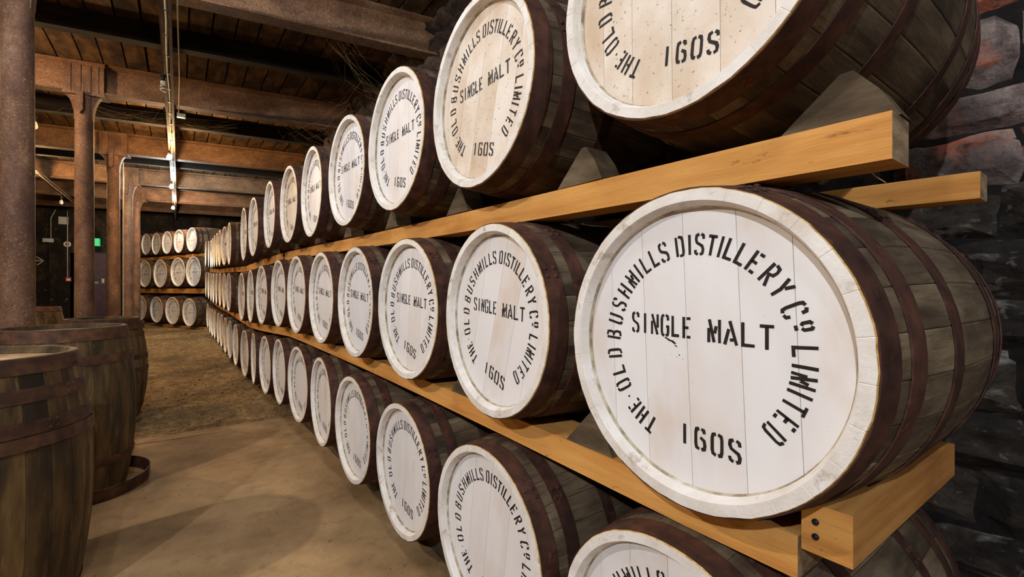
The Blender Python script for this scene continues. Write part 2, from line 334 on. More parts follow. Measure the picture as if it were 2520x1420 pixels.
# ------------------------------------------------------------------ casks
def prof(rh,rb,L,x): return rb-(rb-rh)*(2*x/L-1)**2
NS=28
def stave_me(rh,rb,L,m):
    V=[];F=[]; a=PI/NS; nx=10; x0,x1=.012,L-.012
    for i in range(nx+1):
        x=x0+(x1-x0)*i/nx; r=prof(rh,rb,L,x)-.001; h=a-.0005/r
        for t,rr in ((-h,r-.0010),(-h*.93,r),(0,r+.0004),(h*.93,r),(h,r-.0010),(h,r-.026),(-h,r-.026)):
            V.append((x,rr*math.sin(t),rr*math.cos(t)))
    for i in range(nx):
        for k in range(7): F.append((i*7+k,i*7+(k+1)%7,(i+1)*7+(k+1)%7,(i+1)*7+k))
    F+= [tuple(range(7))[::-1],tuple(nx*7+k for k in range(7))]
    me=mesh('stave',V,F,[m]); 
    at=me.attributes.new('tone','FLOAT','POINT'); at.data.foreach_set('value',[.5]*len(V)); return me
def body_me(rh,rb,L,m):
    V=[];F=[];T=[]; nx=10; cols=[]
    rr=random.Random(3); tones=[rr.random() for _ in range(NS)]
    for k in range(NS):
        c=2*PI*k/NS
        for d,dr in ((-PI/NS,-.002),(-PI/NS*.9,0),(PI/NS*.9,0)): cols.append((c+d,dr,tones[k]))
    for t,dr,tn in cols:
        for i in range(nx+1):
            x=.012+(L-.024)*i/nx; r=prof(rh,rb,L,x)-.001+dr; V.append((x,r*math.sin(t),r*math.cos(t))); T.append(tn)
    nc=len(cols)
    for k in range(nc):
        k2=(k+1)%nc
        for i in range(nx): F.append((k*(nx+1)+i,k2*(nx+1)+i,k2*(nx+1)+i+1,k*(nx+1)+i+1))
    F.append(tuple(k*(nx+1)+nx for k in range(nc)))
    me=mesh('body',V,F,[m],smooth=True); at=me.attributes.new('tone','FLOAT','POINT'); at.data.foreach_set('value',T); return me
def hoop_me(rh,rb,L,x0,x1,m,off=0,riv=True,seg=64):
    mb=MB(); xs=[x0,(x0+x1)/2,x1]; P=[(x,prof(rh,rb,L,x)+.0028+off) for x in xs]; 
    P=[(x0,P[0][1]-.0026)]+P+[(x1,P[2][1]-.0026)]
    mb.lathe(P,seg,'x')
    if riv:
        for q in (.25,.75):
            x=x0+(x1-x0)*q; r=prof(rh,rb,L,x)+.0028+off
            for an in (.62,.70):
                n=len(mb.V)
                for rad,hh in ((.0075,0),(.005,.004)):
                    for k in range(8):
                        t=2*PI*k/8; dx=rad*math.cos(t); da=rad*math.sin(t)/r; mb.V.append((x+dx,-(r+hh)*math.sin(an+da),(r+hh)*math.cos(an+da)))
                for k in range(8): mb.F.append((n+k,n+(k+1)%8,n+8+(k+1)%8,n+8+k)); mb.MI.append(0)
                mb.F.append(tuple(n+8+k for k in range(8))); mb.MI.append(0)
    return autosmooth(mb.me('hoop',[m]))
REC=.030
def chime_me(rh,mats,back=False):
    mb=MB(); ri=rh-.024; P=[(.012,rh+.0012),(.0028,rh+.0006),(0,rh-.0010),(0,ri+.002),(.003,ri),(REC-.008,ri-.006),(REC-.004,ri-.0085),(REC+.003,ri-.0085)]
    mis=[1,1,0,0,0,2,2]; m=len(P); cols=[]
    for k in range(NS*4):
        t=2*PI*(k/4+.5)/NS; seam=(k%4==0); cols.append((t,seam))
        if seam: cols[-1]=(t,True); cols.insert(len(cols)-1,(t-.004,False)); cols.append((t+.004,False))
    for t,s in cols:
        j=.0016*mn.noise(Vector((math.cos(t)*14,math.sin(t)*14,.5)))+(.0007*mn.noise(Vector((math.cos(t)*60,math.sin(t)*60,2))))
        for i,(x,r) in enumerate(P):
            dx=0
            if s and i in (2,3): dx=.0009
            rr=r+(j if i<3 else 0)-( .0006 if (s and i<=2) else 0)+(.0005 if (s and i in(4,5)) else 0)
            mb.V.append((x+dx,rr*math.sin(t),rr*math.cos(t)))
    nc=len(cols)
    for k in range(nc):
        k2=(k+1)%nc
        for i in range(m-1): mb.F.append((k*m+i,k2*m+i,k2*m+i+1,k*m+i+1)); mb.MI.append(mis[i])
    return mb.me('chime',mats)
def board_mes(rh,m,edges):
    r=rh-.024-.008; out=[]
    for a,b in zip(edges,edges[1:]):
        a=max(-r,a*r+.0006); b=min(r,b*r-.0006); n=10
        top=[(a+(b-a)*i/n) for i in range(n+1)]
        poly=[(y,math.sqrt(max(0,r*r-y*y))) for y in top]+[(y,-math.sqrt(max(0,r*r-y*y))) for y in top[::-1]]
        pp=[]
        for q in poly:
            if not pp or (abs(q[0]-pp[-1][0])+abs(q[1]-pp[-1][1]))>1e-5: pp.append(q)
        if abs(pp[0][0]-pp[-1][0])+abs(pp[0][1]-pp[-1][1])<1e-5: pp.pop()
        mb=MB(); mb.prism(pp,REC,REC+.014,'x'); out.append(mb.me('head_board',[m]))
    return out
def disc_me(rh,m,x=REC,name='head'):
    r=rh-.024-.008; mb=MB(); mb.prism([(r*math.cos(2*PI*k/64),r*math.sin(2*PI*k/64)) for k in range(64)],x,x+.012,'x'); return mb.me(name,[m])

# stencil alphabet: strokes in a 1 x 1 cell, with the stencil's bridges left open
Oc=[(.40,1),(.12,.95),(.04,.78),(.04,.22),(.12,.05),(.40,0)]
Orr=[(1-x,y) for x,y in Oc]
Sg=[[(.95,.76),(.9,.93),(.64,1)],[(.40,1),(.10,.93),(.05,.74),(.18,.58),(.82,.42),(.95,.26),(.90,.07),(.62,0)],[(.38,0),(.10,.07),(.03,.22)]]
G={'S':Sg,'8':Sg,'I':[[(.5,0),(.5,1)]],'1':[[(.5,0),(.5,1)]],'N':[[(.07,0),(.07,.66)],[(.10,1),(.90,0)],[(.93,.34),(.93,1)]],
'G':[[(.95,.74),(.9,.94),(.62,1)],Oc,[(.60,0),(.9,.06),(.95,.22),(.95,.44),(.66,.44)]],
'L':[[(.10,1),(.10,.07),(.98,.07)]],'E':[[(.12,1),(.12,0)],[(.5,.93),(1,.93)],[(.12,.5),(.76,.5)],[(.5,.07),(1,.07)]],
'M':[[(.05,0),(.05,.62)],[(.10,1),(.50,.02)],[(.55,.40),(.68,.72)],[(.95,0),(.95,1)]],
'A':[[(.03,0),(.36,.66)],[(.44,1),(.97,0)],[(.44,.20),(.74,.22)]],'T':[[(0,.92),(1,.92)],[(.5,.9),(.5,0)]],
'H':[[(.07,0),(.07,1)],[(.07,.5),(.60,.5)],[(.93,0),(.93,1)]],'O':[Oc,Orr],'0':[Oc,Orr],
'D':[[(.10,0),(.10,1)],[(.42,1),(.86,.94),(.95,.78),(.95,.22),(.86,.06),(.42,0)]],
'B':[[(.10,0),(.10,1)],[(.36,1),(.82,.95),(.88,.76),(.80,.58),(.42,.53),(.84,.45),(.95,.26),(.86,.05),(.36,0)]],
'U':[[(.07,1),(.07,.22),(.15,.04),(.42,0)],[(.60,0),(.86,.04),(.93,.22),(.93,1)]],
'R':[[(.10,0),(.10,1)],[(.38,1),(.82,.95),(.92,.76),(.82,.57),(.42,.50),(.92,0)]],
'P':[[(.10,0),(.10,1)],[(.38,1),(.82,.95),(.92,.76),(.82,.57),(.40,.50)]],
'Y':[[(.42,0),(.45,.46),(.10,1)],[(.62,.60),(.97,1)]],'C':[[(.95,.74),(.9,.94),(.62,1)],Oc,[(.60,0),(.9,.06),(.95,.24)]],
'6':[[(.90,.80),(.84,.96),(.60,1)],Oc,[(.60,0),(.90,.06),(.96,.24),(.88,.46),(.50,.58)]],
'.':[[(.35,.5),(.65,.5)]],'o':[[(.35,1),(.1,.9),(.1,.55),(.35,.45)],[(.65,1),(.9,.9),(.9,.55),(.65,.45)],[(.2,.18),(.8,.18)]]}
def strip(mb,pts,wd,xf,jr):
    n=len(mb.V); P=[Vector(p) for p in pts]; m=len(P)
    for i,p in enumerate(P):
        d1=(P[i]-P[i-1]).normalized() if i>0 else (P[1]-P[0]).normalized(); d2=(P[i+1]-P[i]).normalized() if i<m-1 else d1
        d=(d1+d2).normalized(); nn=Vector((-d.y,d.x)); k=1/max(.55,nn.dot(Vector((-d1.y,d1.x))))
        hw=wd/2*k*jr.uniform(.9,1.08)
        for s in (1,-1): mb.V.append(xf(p+nn*hw*s))
    for i in range(m-1): mb.F.append((n+2*i,n+2*i+1,n+2*i+3,n+2*i+2)); mb.MI.append(0)
def glyph(mb,ch,gw,gh,sw,place,jr):
    for st in G[ch]:
        # work in real size so that stroke widths stay even
        pts=[((x-.5)*gw,(y-.5)*gh) for x,y in st]; strip(mb,pts,sw,place,jr)
def letter_me(name,ring=(),lines=(),sw=.0057):
    mb=MB(); jr=random.Random(5); X=REC-.0006
    for ch,ang,gw,gh,rad in ring:
        a=R(ang)
        def place(p,a=a,rad=rad):
            u=p[0]; v=rad+p[1]; uu=u*math.cos(a)+v*math.sin(a); vv=-u*math.sin(a)+v*math.cos(a); return (X,-uu,vv)
        glyph(mb,ch,gw,gh,sw,place,jr)
    for txt,u0,v0,adv,gw,gh,slope,sw2 in lines:
        u=u0
        for ch in txt:
            if ch!=' ':
                def place(p,u=u): return (X,-(u+p[0]),v0+slope*(u-u0)+p[1])
                glyph(mb,ch,gw,gh,sw2,place,jr)
            u+=adv
    # make every face look towards -x
    F=[]
    for f in mb.F:
        a,b,c=[Vector(mb.V[i]) for i in f[:3]]
        F.append(f if (b-a).cross(c-a).x<0 else f[::-1])
    return mesh(name,mb.V,F,[M_ink])
RW,RH_,RR=.0175,.039,.198
ringtxt=[('T',-151,RW,RH_,RR),('H',-143,RW*.85,RH_,RR),('E',-135.5,RW*.8,RH_,RR),('.',-129,RW*.6,RH_,RR),('O',-121,RW,RH_,RR),('L',-111,RW,RH_,RR),('D',-100,RW,RH_,RR),
 ('B',-87.5,RW,RH_,RR),('U',-77,RW,RH_,RR),('S',-67,RW,RH_,RR),('H',-57,RW,RH_,RR),('M',-47.5,RW*1.15,RH_,RR),('I',-40.5,RW,RH_,RR),('L',-34,RW*.9,RH_,RR),('L',-26.5,RW*.9,RH_,RR),('S',-19,RW,RH_,RR),
 ('D',-8,RW*.95,RH_,RR),('I',-1.6,RW,RH_,RR),('S',4.5,RW,RH_,RR),('T',11.8,RW,RH_,RR),('I',17,RW,RH_,RR),('L',22.5,RW*.95,RH_,RR),('L',29.5,RW*.95,RH_,RR),('E',37,RW,RH_,RR),('R',46.5,RW,RH_,RR),('Y',55.5,RW,RH_,RR),
 ('C',66.8,RW,RH_*.95,RR),('o',75,RW*.8,RH_*.8,RR+.003),('L',86.5,RW,RH_,RR),('I',93.5,RW,RH_,RR),('M',100,RW*1.1,RH_,RR),('I',106.5,RW,RH_,RR),('T',113,RW,RH_,RR),('E',121.5,RW*.85,RH_,RR),('D',130.5,RW*.9,RH_,RR)]
year=[('1608',0,0,.030,.021,.042,0,.0072)]
def year_me():
    mb=MB(); jr=random.Random(9); X=REC-.0006; c=Vector((.178*math.sin(R(169)),.178*math.cos(R(169))))
    for i,ch in enumerate('1608'):
        def place(p,i=i):
            q=c+Vector((1,-.06))*((i-1.5)*.0335)+Vector((p[0],p[1]-.06*p[0])); return (X,-q.x,q.y)
        glyph(mb,ch,.0205,.039,.0066,place,jr)
    F=[]
    for f in mb.F:
        a_,b_,c_=[Vector(mb.V[i]) for i in f[:3]]; F.append(f if (b_-a_).cross(c_-a_).x<0 else f[::-1])
    return mesh('year_lettering',mb.V,F,[M_ink])
L_ring=letter_me('ring_lettering',ringtxt,())
L_year=year_me()
L_w1=letter_me('centre_lettering',(),[('SINGLE',-.136,.040,.0248,.0165,.042,-.03,.0058)])
L_w2=letter_me('centre_lettering',(),[('MALT',.045,.034,.0315,.0235,.043,-.03,.0060)])

# the far rack's stencils, smaller words, thicker ring
def far_ring(txt,a0,a1,rad,gh,gw):
    n=len(txt); return [(c,a0+(a1-a0)*i/(n-1),gw,gh,rad) for i,c in enumerate(txt) if c!=' ']
FT='THE OLD BUSHMILLS DISTILLERY Co LTD'
def far_me(words,gh=.036):
    ring=far_ring(FT,-140,132,.205,gh,.018)
    n=len(words)
    lines=[('1608',-.036,.062,.024,.015,.026,0,.004),(words,-.5*.0215*(n-1),-.012,.0215,.014,.030,0,.0042)]
    return letter_me('ring_lettering',ring,lines,.008)

class Kit: pass
def kit(rh,rb,L,stm,hm,headm,rimm,hoops,off=0):
    k=Kit(); k.rh,k.rb,k.L=rh,rb,L
    k.stave=stave_me(rh,rb,L,stm); k.body=body_me(rh,rb,L,stm)
    k.hoops=[hoop_me(rh,rb,L,a,b,hm) for a,b in hoops]
    k.chime=chime_me(rh,rimm); k.boards=board_mes(rh,headm,[-1.001,-.70,-.36,.04,.41,.74,1.001]); k.head=disc_me(rh,headm); k.back=disc_me(rh,M_dark,REC+.016,'head_backing'); k.tail=disc_me(rh,headm,L-.03,'rear_head')
    return k
LM=.87
HP=[(.003,.058),(.094,.140),(.262,.302),(LM-.302,LM-.262),(LM-.140,LM-.094),(LM-.058,LM-.004)]
rimw=[M_rim,M_raw,M_ledge]
K=kit(.30,.328,LM,M_stave,M_hoop,M_white,rimw,HP)
KB=kit(.30,.334,LM,M_stave,M_hoop,M_white,rimw,HP)
KD=Kit(); KD.__dict__.update(K.__dict__); KD.boards=board_mes(.30,M_whited,[-1.001,-.66,-.30,.08,.45,.76,1.001]); KD.head=disc_me(.30,M_whited)
KDB=Kit(); KDB.__dict__.update(KB.__dict__); KDB.boards=KD.boards; KDB.head=KD.head

def cask(k,c,yaw,roll,lab,group,near,letters,cat='cask',name='cask',nh=6,hroll=0):
    """lying cask; c = centre of its front head; axis runs along +x turned by -yaw"""
    cx,cy,cz=c
    # base point: under the middle of the bilge
    ax=Vector((math.cos(yaw),-math.sin(yaw),0)); mid=Vector(c)+ax*(k.L/2); base=Vector((mid.x,mid.y,cz-k.rb))
    t=thing(name,lab,cat,base,(0,0,-yaw),group)
    T=Matrix.Translation((-k.L/2,0,k.rb)); Rx=lambda a:Matrix.Rotation(a,4,'X')
    build(k,t,T,roll,near,nh)
    for me,nm,rr in letters: ob(nm,me,t,T@Rx(rr))
    return t
def build(k,t,T,roll,near,nh=6):
    Rx=lambda a:Matrix.Rotation(a,4,'X'); B=T@Rx(roll)
    ob('chime',k.chime,t,B)
    if near:
        for i in range(NS): ob('stave',k.stave,t,B@Rx(2*PI*i/NS))
        for b in k.boards: ob('head_board',b,t,B)
        ob('head_backing',k.back,t,B)
        ob('rear_head',k.tail,t,B)
    else:
        ob('cask_body',k.body,t,B); ob('head',k.head,t,B)
    for i,h in enumerate(k.hoops[:nh]): ob('hoop',h,t,T@Rx(roll+random.uniform(-.4,.4)))

TB={
'3':[(0.775,0.532,0.644,0.000),(0.759,1.236,0.626,0.008),(0.749,1.899,0.643,-0.018),(0.740,2.579,0.649,-0.032),(0.716,3.283,0.651,0.004),(0.694,3.945,0.664,-0.029),(0.658,4.635,0.669,-0.007),(0.613,5.347,0.633,-0.029),(0.595,6.009,0.620,-0.004),(0.577,7.631,0.641,-0.010),(0.563,8.293,0.654,-0.076),(0.546,8.998,0.671,-0.019),(0.545,9.660,0.690,-0.005),(0.546,10.354,0.709,-0.000),(0.551,11.016,0.718,0.006),(0.555,11.679,0.735,-0.013),(0.540,12.341,0.770,0.007),(0.513,13.015,0.815,-0.014)],
'2':[(0.772,0.505,-0.113,0.012),(0.782,1.193,-0.099,0.035),(0.784,1.859,-0.087,-0.021),(0.772,2.526,-0.074,-0.004),(0.754,3.188,-0.061,-0.014),(0.733,3.860,-0.047,-0.024),(0.719,4.561,-0.044,-0.037),(0.678,5.272,-0.066,-0.041),(0.655,5.947,-0.088,-0.003),(0.631,6.612,-0.102,-0.028),(0.615,8.225,-0.060,-0.036),(0.606,8.952,-0.042,-0.026),(0.590,9.615,-0.025,-0.018),(0.576,10.325,-0.014,-0.004),(0.565,11.037,0.002,-0.018),(0.557,11.699,0.022,-0.006),(0.543,12.416,0.054,-0.020),(0.523,13.159,0.090,-0.001)],
'1':[(0.800,0.566,-0.820,0.000),(0.800,1.264,-0.824,-0.020),(0.817,1.989,-0.833,-0.009),(0.795,2.652,-0.808,-0.024),(0.784,3.317,-0.778,0.018),(0.766,3.979,-0.770,-0.048),(0.746,4.692,-0.771,-0.016),(0.722,5.369,-0.798,-0.040),(0.706,6.127,-0.823,0.032),(0.681,6.790,-0.839,-0.052),(0.662,7.716,-0.820,-0.035),(0.643,8.379,-0.802,-0.053),(0.628,9.041,-0.791,-0.029),(0.615,9.703,-0.763,-0.030),(0.613,10.478,-0.773,-0.028),(0.592,11.140,-0.746,-0.019),(0.583,11.802,-0.746,-0.052),(0.580,12.654,-0.752,-0.022),(0.564,13.316,-0.664,-0.041)],
'e3':[(-1.02,17.36,1.27,-0.37,0.303),(-0.766,16.727,1.269,-0.388,0.303),(-0.522,16.139,1.250,-0.355,0.304),(-0.267,15.522,1.246,-0.374,0.307),(-0.006,14.892,1.246,-0.356,0.306),(0.261,14.248,1.252,-0.342,0.308)],
'e2':[(-.80,16.80,0.420,-0.414,0.385),(-0.426,15.906,0.414,-0.414,0.387),(-0.028,14.944,0.435,-0.420,0.382),(0.292,14.173,0.435,-0.404,0.383)],
'e1':[(-.90,17.03,-0.56,-0.42,0.36),(-0.511,16.110,-0.592,-0.426,0.361),(-0.146,15.231,-0.595,-0.437,0.367),(0.211,14.369,-0.616,-0.402,0.359)],
}
SPEC={('2',0):'largest white headed cask in view, middle tier, nearest the viewer, beside the cross timber',
 ('3',0):'speckled white headed cask above the largest one, with a grey wedge against it',
 ('1',0):'bottom tier cask below the largest one, only its upper head in view',
 ('3',1):'second cask of the top tier, head stained tan and peppered with specks'}
def interp(k,y,i):
    L=TB[k]
    if y<=L[0][1]: return L[0][i]
    for a,b in zip(L,L[1:]):
        if y<=b[1]: return a[i]+(b[i]-a[i])*(y-a[1])/(b[1]-a[1])
    return L[-1][i]
rr=random.Random(11)
for tier,tn in (('3','top'),('2','middle'),('1','bottom')):
    for i,(x,y,z,yaw) in enumerate(TB[tier]):
        lab=SPEC.get((tier,i)) or f"{ords[i]} white headed cask from the viewer in the {tn} tier of the long rack"
        near=y<4.2
        k=K
        if (tier,i)==('2',0): k=KB
        if tier=='3' and i in (0,1): k=KD
        if tier=='3' and i in (5,) : k=KD
        if (tier,i)==('2',0): hr=0
        elif (tier,i)==('3',0): hr=R(5)
        else: hr=R(10)+rr.uniform(-.10,.10)*1.0
        lets=[(L_ring,'ring_lettering',hr),(L_year,'year_lettering',hr)]
        if tier!='1':
            wr_=R(3) if tier=='2' and i>0 else 0 if tier=='2' else R(-1); lets+=[(L_w1,'centre_lettering',wr_),(L_w2,'centre_lettering',wr_)]
        cask(k,(x,y,Z(z)),yaw,rr.uniform(-.1,.1) if i==0 else rr.uniform(-.3,.3),lab,f'casks of the {tn} tier in the long rack',near,lets,nh=6 if y<4 else 4)
if True:                                     # smudge of ink under the centre words of the nearest middle cask
    t=[o for o in bpy.data.objects if o.get('label','').startswith('largest white')][0]
    mb=MB(); q=random.Random(2)
    for u,v,a,b in ((-.052,.0095,.011,.0028),(-.040,.004,.006,.0030),(-.036,-.002,.0045,.0016),(-.028,-.019,.0016,.0014),(-.034,-.023,.001,.001),(-.021,-.027,.0008,.0008),(-.046,-.020,.0008,.0006),(.010,.008,.0,.0)):
        if a==0: continue
        n=len(mb.V)
        for k in range(11):
            an=2*PI*k/11; f=q.uniform(.55,1.15); mb.V.append((REC-.0006,-(u+a*f*math.cos(an)),v+b*f*math.sin(an)-.3*(a*math.cos(an))))
        mb.F.append(tuple(n+k for k in range(11))); mb.MI.append(0)
    ob('ink_smudge',mesh('ink_smudge',mb.V,mb.F,[M_ink]),t,Matrix.Translation((-KB.L/2,0,KB.rb)),kind='stuff')
# far angled rack with larger casks
KE={}
FL={'e3':far_me('SINGLE MALT',.030),'e2':far_me('SHERRY BUTT'),'e1':far_me('PORT PIPE')}
for tier,tn,rb_,L_,wd in (('e3','top',1.12,.9,'slim'),('e2','middle',1.075,1.2,'wide'),('e1','bottom',1.2,1.2,'stout')):
    r0=sum(v[4] for v in TB[tier])/len(TB[tier]); Ls=L_/r0*.3; rb=.3*rb_
    hp=[(.006,.06),(.11,.15),(.24,.28),(Ls-.28,Ls-.24),(Ls-.06,Ls-.006)]
    ke=kit(.30,rb,Ls,M_stave,M_hoopb if tier!='e3' else M_hoop,M_white,rimw,hp)
    for i,(x,y,z,yaw,r) in enumerate(TB[tier]):
        n=len(TB[tier])-i
        s=r/.3
        ax=Vector((math.cos(yaw),-math.sin(yaw),0)); mid=Vector((x,y,Z(z)))+ax*(Ls*s/2)
        t=thing('cask',f"{wd} cask, {ords[n-1]} from the corner in the {tn} tier of the angled far rack",'cask',(mid.x,mid.y,Z(z)-rb*s),(0,0,-yaw),f'casks of the {tn} tier in the far angled rack'); t.scale=(s,s,s)
        T=Matrix.Translation((-Ls/2,0,rb)); build(ke,t,T,rr.uniform(-.3,.3),False,4)
        ob('ring_lettering',FL[tier],t,T)

# rails of the long rack
def rail(name,y0,y1,x0f,dx,zb,zt,lab,m=M_pine,group='timber rails between the tiers',n=12,mm=None):
    mb=MB(); 
    for i in range(n+1):
        y=y0+(y1-y0)*i/n; x=x0f(y); a=zb(y); b=zt(y); w=.0015*math.sin(y*3)
        mb.V+=[(x+w,y,a),(x+dx+w,y,a),(x+dx+w,y,b),(x+w,y,b)]
    for i in range(n):
        for k in range(4): mb.F.append((i*4+k,i*4+(k+1)%4,(i+1)*4+(k+1)%4,(i+1)*4+k)); mb.MI.append(0)
    mb.F+=[(0,1,2,3),(n*4+3,n*4+2,n*4+1,n*4)]; mb.MI+=[1,1]
    o=ob(name,mb.me(name,[m,M_endg])); o['label']=lab; o['category']='rail'; o['group']=group
    return o
ZB23=lambda y:Z(interp('2',y,2)+.3165 if y>1.1 else interp('2',1.1,2)+.3165-.022*(1.1-y))
xf=lambda y:interp('2',max(.5,min(13,y)),0)+.095
def lerp(a,b): return lambda y:a[1]+(b[1]-a[1])*(y-a[0])/(b[0]-a[0])
def straight(y0,y1,fn): 
    f=lerp((y0,fn(y0)),(y1,fn(y1))); return f
for (y0,y1,lab) in ((.215,4.72,'long orange pine rail under the top tier, from the viewer to the seventh cask'),(4.80,6.95,'short pine rail under the top tier, in the middle of the rack'),(7.02,13.45,'far pine rail under the top tier, ending near the angled rack')):
    zb=straight(y0,y1,ZB23) if y1<7 else ZB23
    rail('shelf_rail',y0,y1,xf,.085,zb,(lambda z:(lambda y:z(y)+.073))(zb),lab)
rail('shelf_rail',.20,13.4,lambda y:xf(y)+.56,.08,lambda y:ZB23(y)+.004,lambda y:ZB23(y)+.064,'rear pine rail under the top tier, its sawn end by the stone wall',group='rear rails')
ZT12=lambda y:Z(interp('2',y,2)-.3185) 
for (y0,y1,lab) in ((.345,7.0,'long pine rail under the middle tier, ending at the bolted cross timber'),(7.1,13.45,'far pine rail under the middle tier')):
    rail('shelf_rail',y0,y1,xf,.14,lambda y:ZT12(y)-.075,ZT12,lab,n=30)
rail('shelf_rail',.345,13.4,lambda y:xf(y)+.56,.08,lambda y:ZT12(y)-.075,ZT12,'rear rail under the middle tier, hidden behind the casks',group='rear rails')
for dx,lab in ((.16,'low timber rail on the floor under the bottom tier, front one'),(.6,'low timber rail on the floor under the bottom tier, rear one')):
    rail('floor_rail',.3,13.6,lambda y,dx=dx:interp('1',max(.57,y),0)+dx,.1,lambda y:floor_z(y)-.02,lambda y:Z(interp('1',y,2)-.321),lab,group='floor rails',m=M_chock,n=30)
# bolted cross timber at the near end of the middle shelf
t=thing('cross_timber','bolted pine cross timber running back under the nearest middle tier cask','timber',(1.2,.30,Z(-.45)))
m=MB(); m.V=[(-.33,-.035,0),(.31,-.045,.0),(.31,.04,.0),(-.33,.04,0),(-.33,-.035,.085),(.31,-.045,.075),(.31,.04,.075),(-.33,.04,.085)]
m.F=[(0,3,2,1),(4,5,6,7),(0,1,5,4),(2,3,7,6),(1,2,6,5),(0,4,7,3)]; m.MI=[0,0,0,0,1,2]
ob('beam_body',m.me('beam_body',[M_pinex,M_endg,M_pine]),t)
for v in (.030,.055):
    m=MB(); m.lathe([(-.006,.0001),(-.006,.003),(-.003,.0055),(0,.0055)],12,'x'); ob('bolt',autosmooth(m.me('bolt',[M_bolt])),t,loc=(-.33,.018,v))
# wedges holding the casks
def chock(x,y,zr,hh,ww,dd,lab,grp,side=1):
    m=MB(); p=[(-ww*.55,0),(ww*.45,0),(ww*.30,hh*.55),(ww*.12,hh),(ww*.02,hh)]
    p=[(side*a,b) for a,b in p]; m.prism(p,-dd/2,dd/2,'x')
    # prism along x uses (u,v)->(y,z)
    o=ob('wedge',m.me('wedge',[M_chock]),loc=(x,y,zr)); o['label']=lab; o['category']='wedge'; o['group']=grp
for tier,tn,zf in (('3','top',lambda y:ZB23(y)+.073),('2','middle',lambda y:ZT12(y))):
    L=TB[tier]
    for i,(x,y,z,yaw) in enumerate(L[:9]):
        if i==0:
            if tier=='3': chock(.935,.298,zf(.3),.092,.19,.06,'large grey wedge at the near end of the upper rail, against the speckled cask','cask wedges',-1)
            continue
        ym=(L[i-1][1]+y)/2; chock(xf(ym)+.045,ym,zf(ym),.095 if tier=='3' else .10,.17,.08,f'old grey wedge on the {tn} shelf rail between {ords[i-1]} and {ords[i]} cask','cask wedges',-1)

# far rack rails
def farrail(z0,z1,lab,off=.12,zrow='e2'):
    a=Vector((.45,13.95)); b=Vector((-1.5,18.55)); d=(b-a).normalized(); nn=Vector((math.cos(R(22.5)),math.sin(R(22.5))))
    m=MB(); P=[a+nn*off,b+nn*off]; Q=[p+nn*.1 for p in P]
    m.V=[(p.x,p.y,z) for z in (z0,z1) for p in (P[0],P[1],Q[1],Q[0])]; m.F=[(0,1,2,3),(4,7,6,5),(0,4,5,1),(1,5,6,2),(2,6,7,3),(3,7,4,0)]; m.MI=[0]*6
    o=ob('shelf_rail',m.me('shelf_rail',[M_pine])); o['label']=lab; o['category']='rail'; o['group']='rails of the far rack'
farrail(Z(.81),Z(.905),'pine rail under the top tier of the angled far rack')
farrail(Z(-.13),Z(.0),'pine rail under the middle tier of the angled far rack')
farrail(floor_z(15),Z(-1.0),'low pine rail on the ground under the angled far rack')
farrail(Z(.81),Z(.905),'rear pine rail of the far rack, top tier',.75); farrail(Z(-.13),Z(.0),'rear pine rail of the far rack, middle tier',.8); farrail(floor_z(15),Z(-1.0),'rear ground rail of the far rack',.8)

# ------------------------------------------------------------------ standing casks on the left
def standing(x,y,zt,rh,rb,hoops,lab,near=True,tilt=None,loose=None,turn=0):
    zf=floor_z(y); L=zt-zf
    k=kit(rh,rb,L,M_stave2,M_hoopb,M_headraw,[M_stave2,M_hoopb,M_stave2],hoops)
    t=thing('standing_cask',lab,'cask',(x,y,zf),(0,0,turn),'empty casks standing on end')
    T=Matrix.Translation((0,0,L))@Matrix.Rotation(R(90),4,'Y')
    build(k,t,T,0,near,8)
    if tilt:
        a,b,ang,dirn=tilt
        h=hoop_me(rh,rb,L,a,b,M_hoopb,.004); c=(a+b)/2
        ob('slipped_hoop',h,t,Matrix.Rotation(dirn,4,'Z')@Matrix.Translation((0,0,L-c))@Matrix.Rotation(ang,4,'Y')@Matrix.Translation((0,0,c))@Matrix.Rotation(R(90),4,'Y'))
    if loose:
        m=MB(); r,zz,hh=loose; m.lathe([(zz,r),(zz+hh,r-.004),(zz+hh,r-.008),(zz,r-.004)],64,'z',closed=True); ob('slipped_hoop',autosmooth(m.me('slipped_hoop',[M_hoopb])),t)
    return t
standing(-.64,2.58,Z(-.25),.300,.352,[(.003,.058),(.108,.158),(.222,.272),(.92,.98)],'dark oak cask standing on end closest to the viewer, with a crooked third hoop',tilt=(.300,.345,R(4.2),R(144)-.3),turn=.3)
standing(-.574,3.89,Z(-.235),.300,.350,[(.004,.072),(.16,.215),(.78,.83)],'stained oak cask standing on end behind the nearest one, hoop lying round its foot',turn=1.1)
standing(-.575,5.68,Z(-.275),.262,.335,[(.002,.05),(.13,.17),(.34,.385),(.46,.50),(.80,.85)],'yellowish standing cask third along the aisle, with a slipped top hoop',loose=(.308,Z(-.275)-.105,.055),turn=.2)
standing(-1.66,9.15,Z(-.26),.285,.34,[(.004,.06),(.30,.34),(.7,.75)],'pale standing cask behind the columns, half hidden by the nearest one',near=False)
m=MB(); m.lathe([(0,.375),(.075,.385),(.075,.379),(0,.369)],64,'z',closed=True); o=ob('loose_hoop',autosmooth(m.me('loose_hoop',[M_hoopb])),loc=(-.535,3.86,.002)); o['label']='loose rusty iron hoop lying on the floor round the second standing cask'; o['category']='hoop'

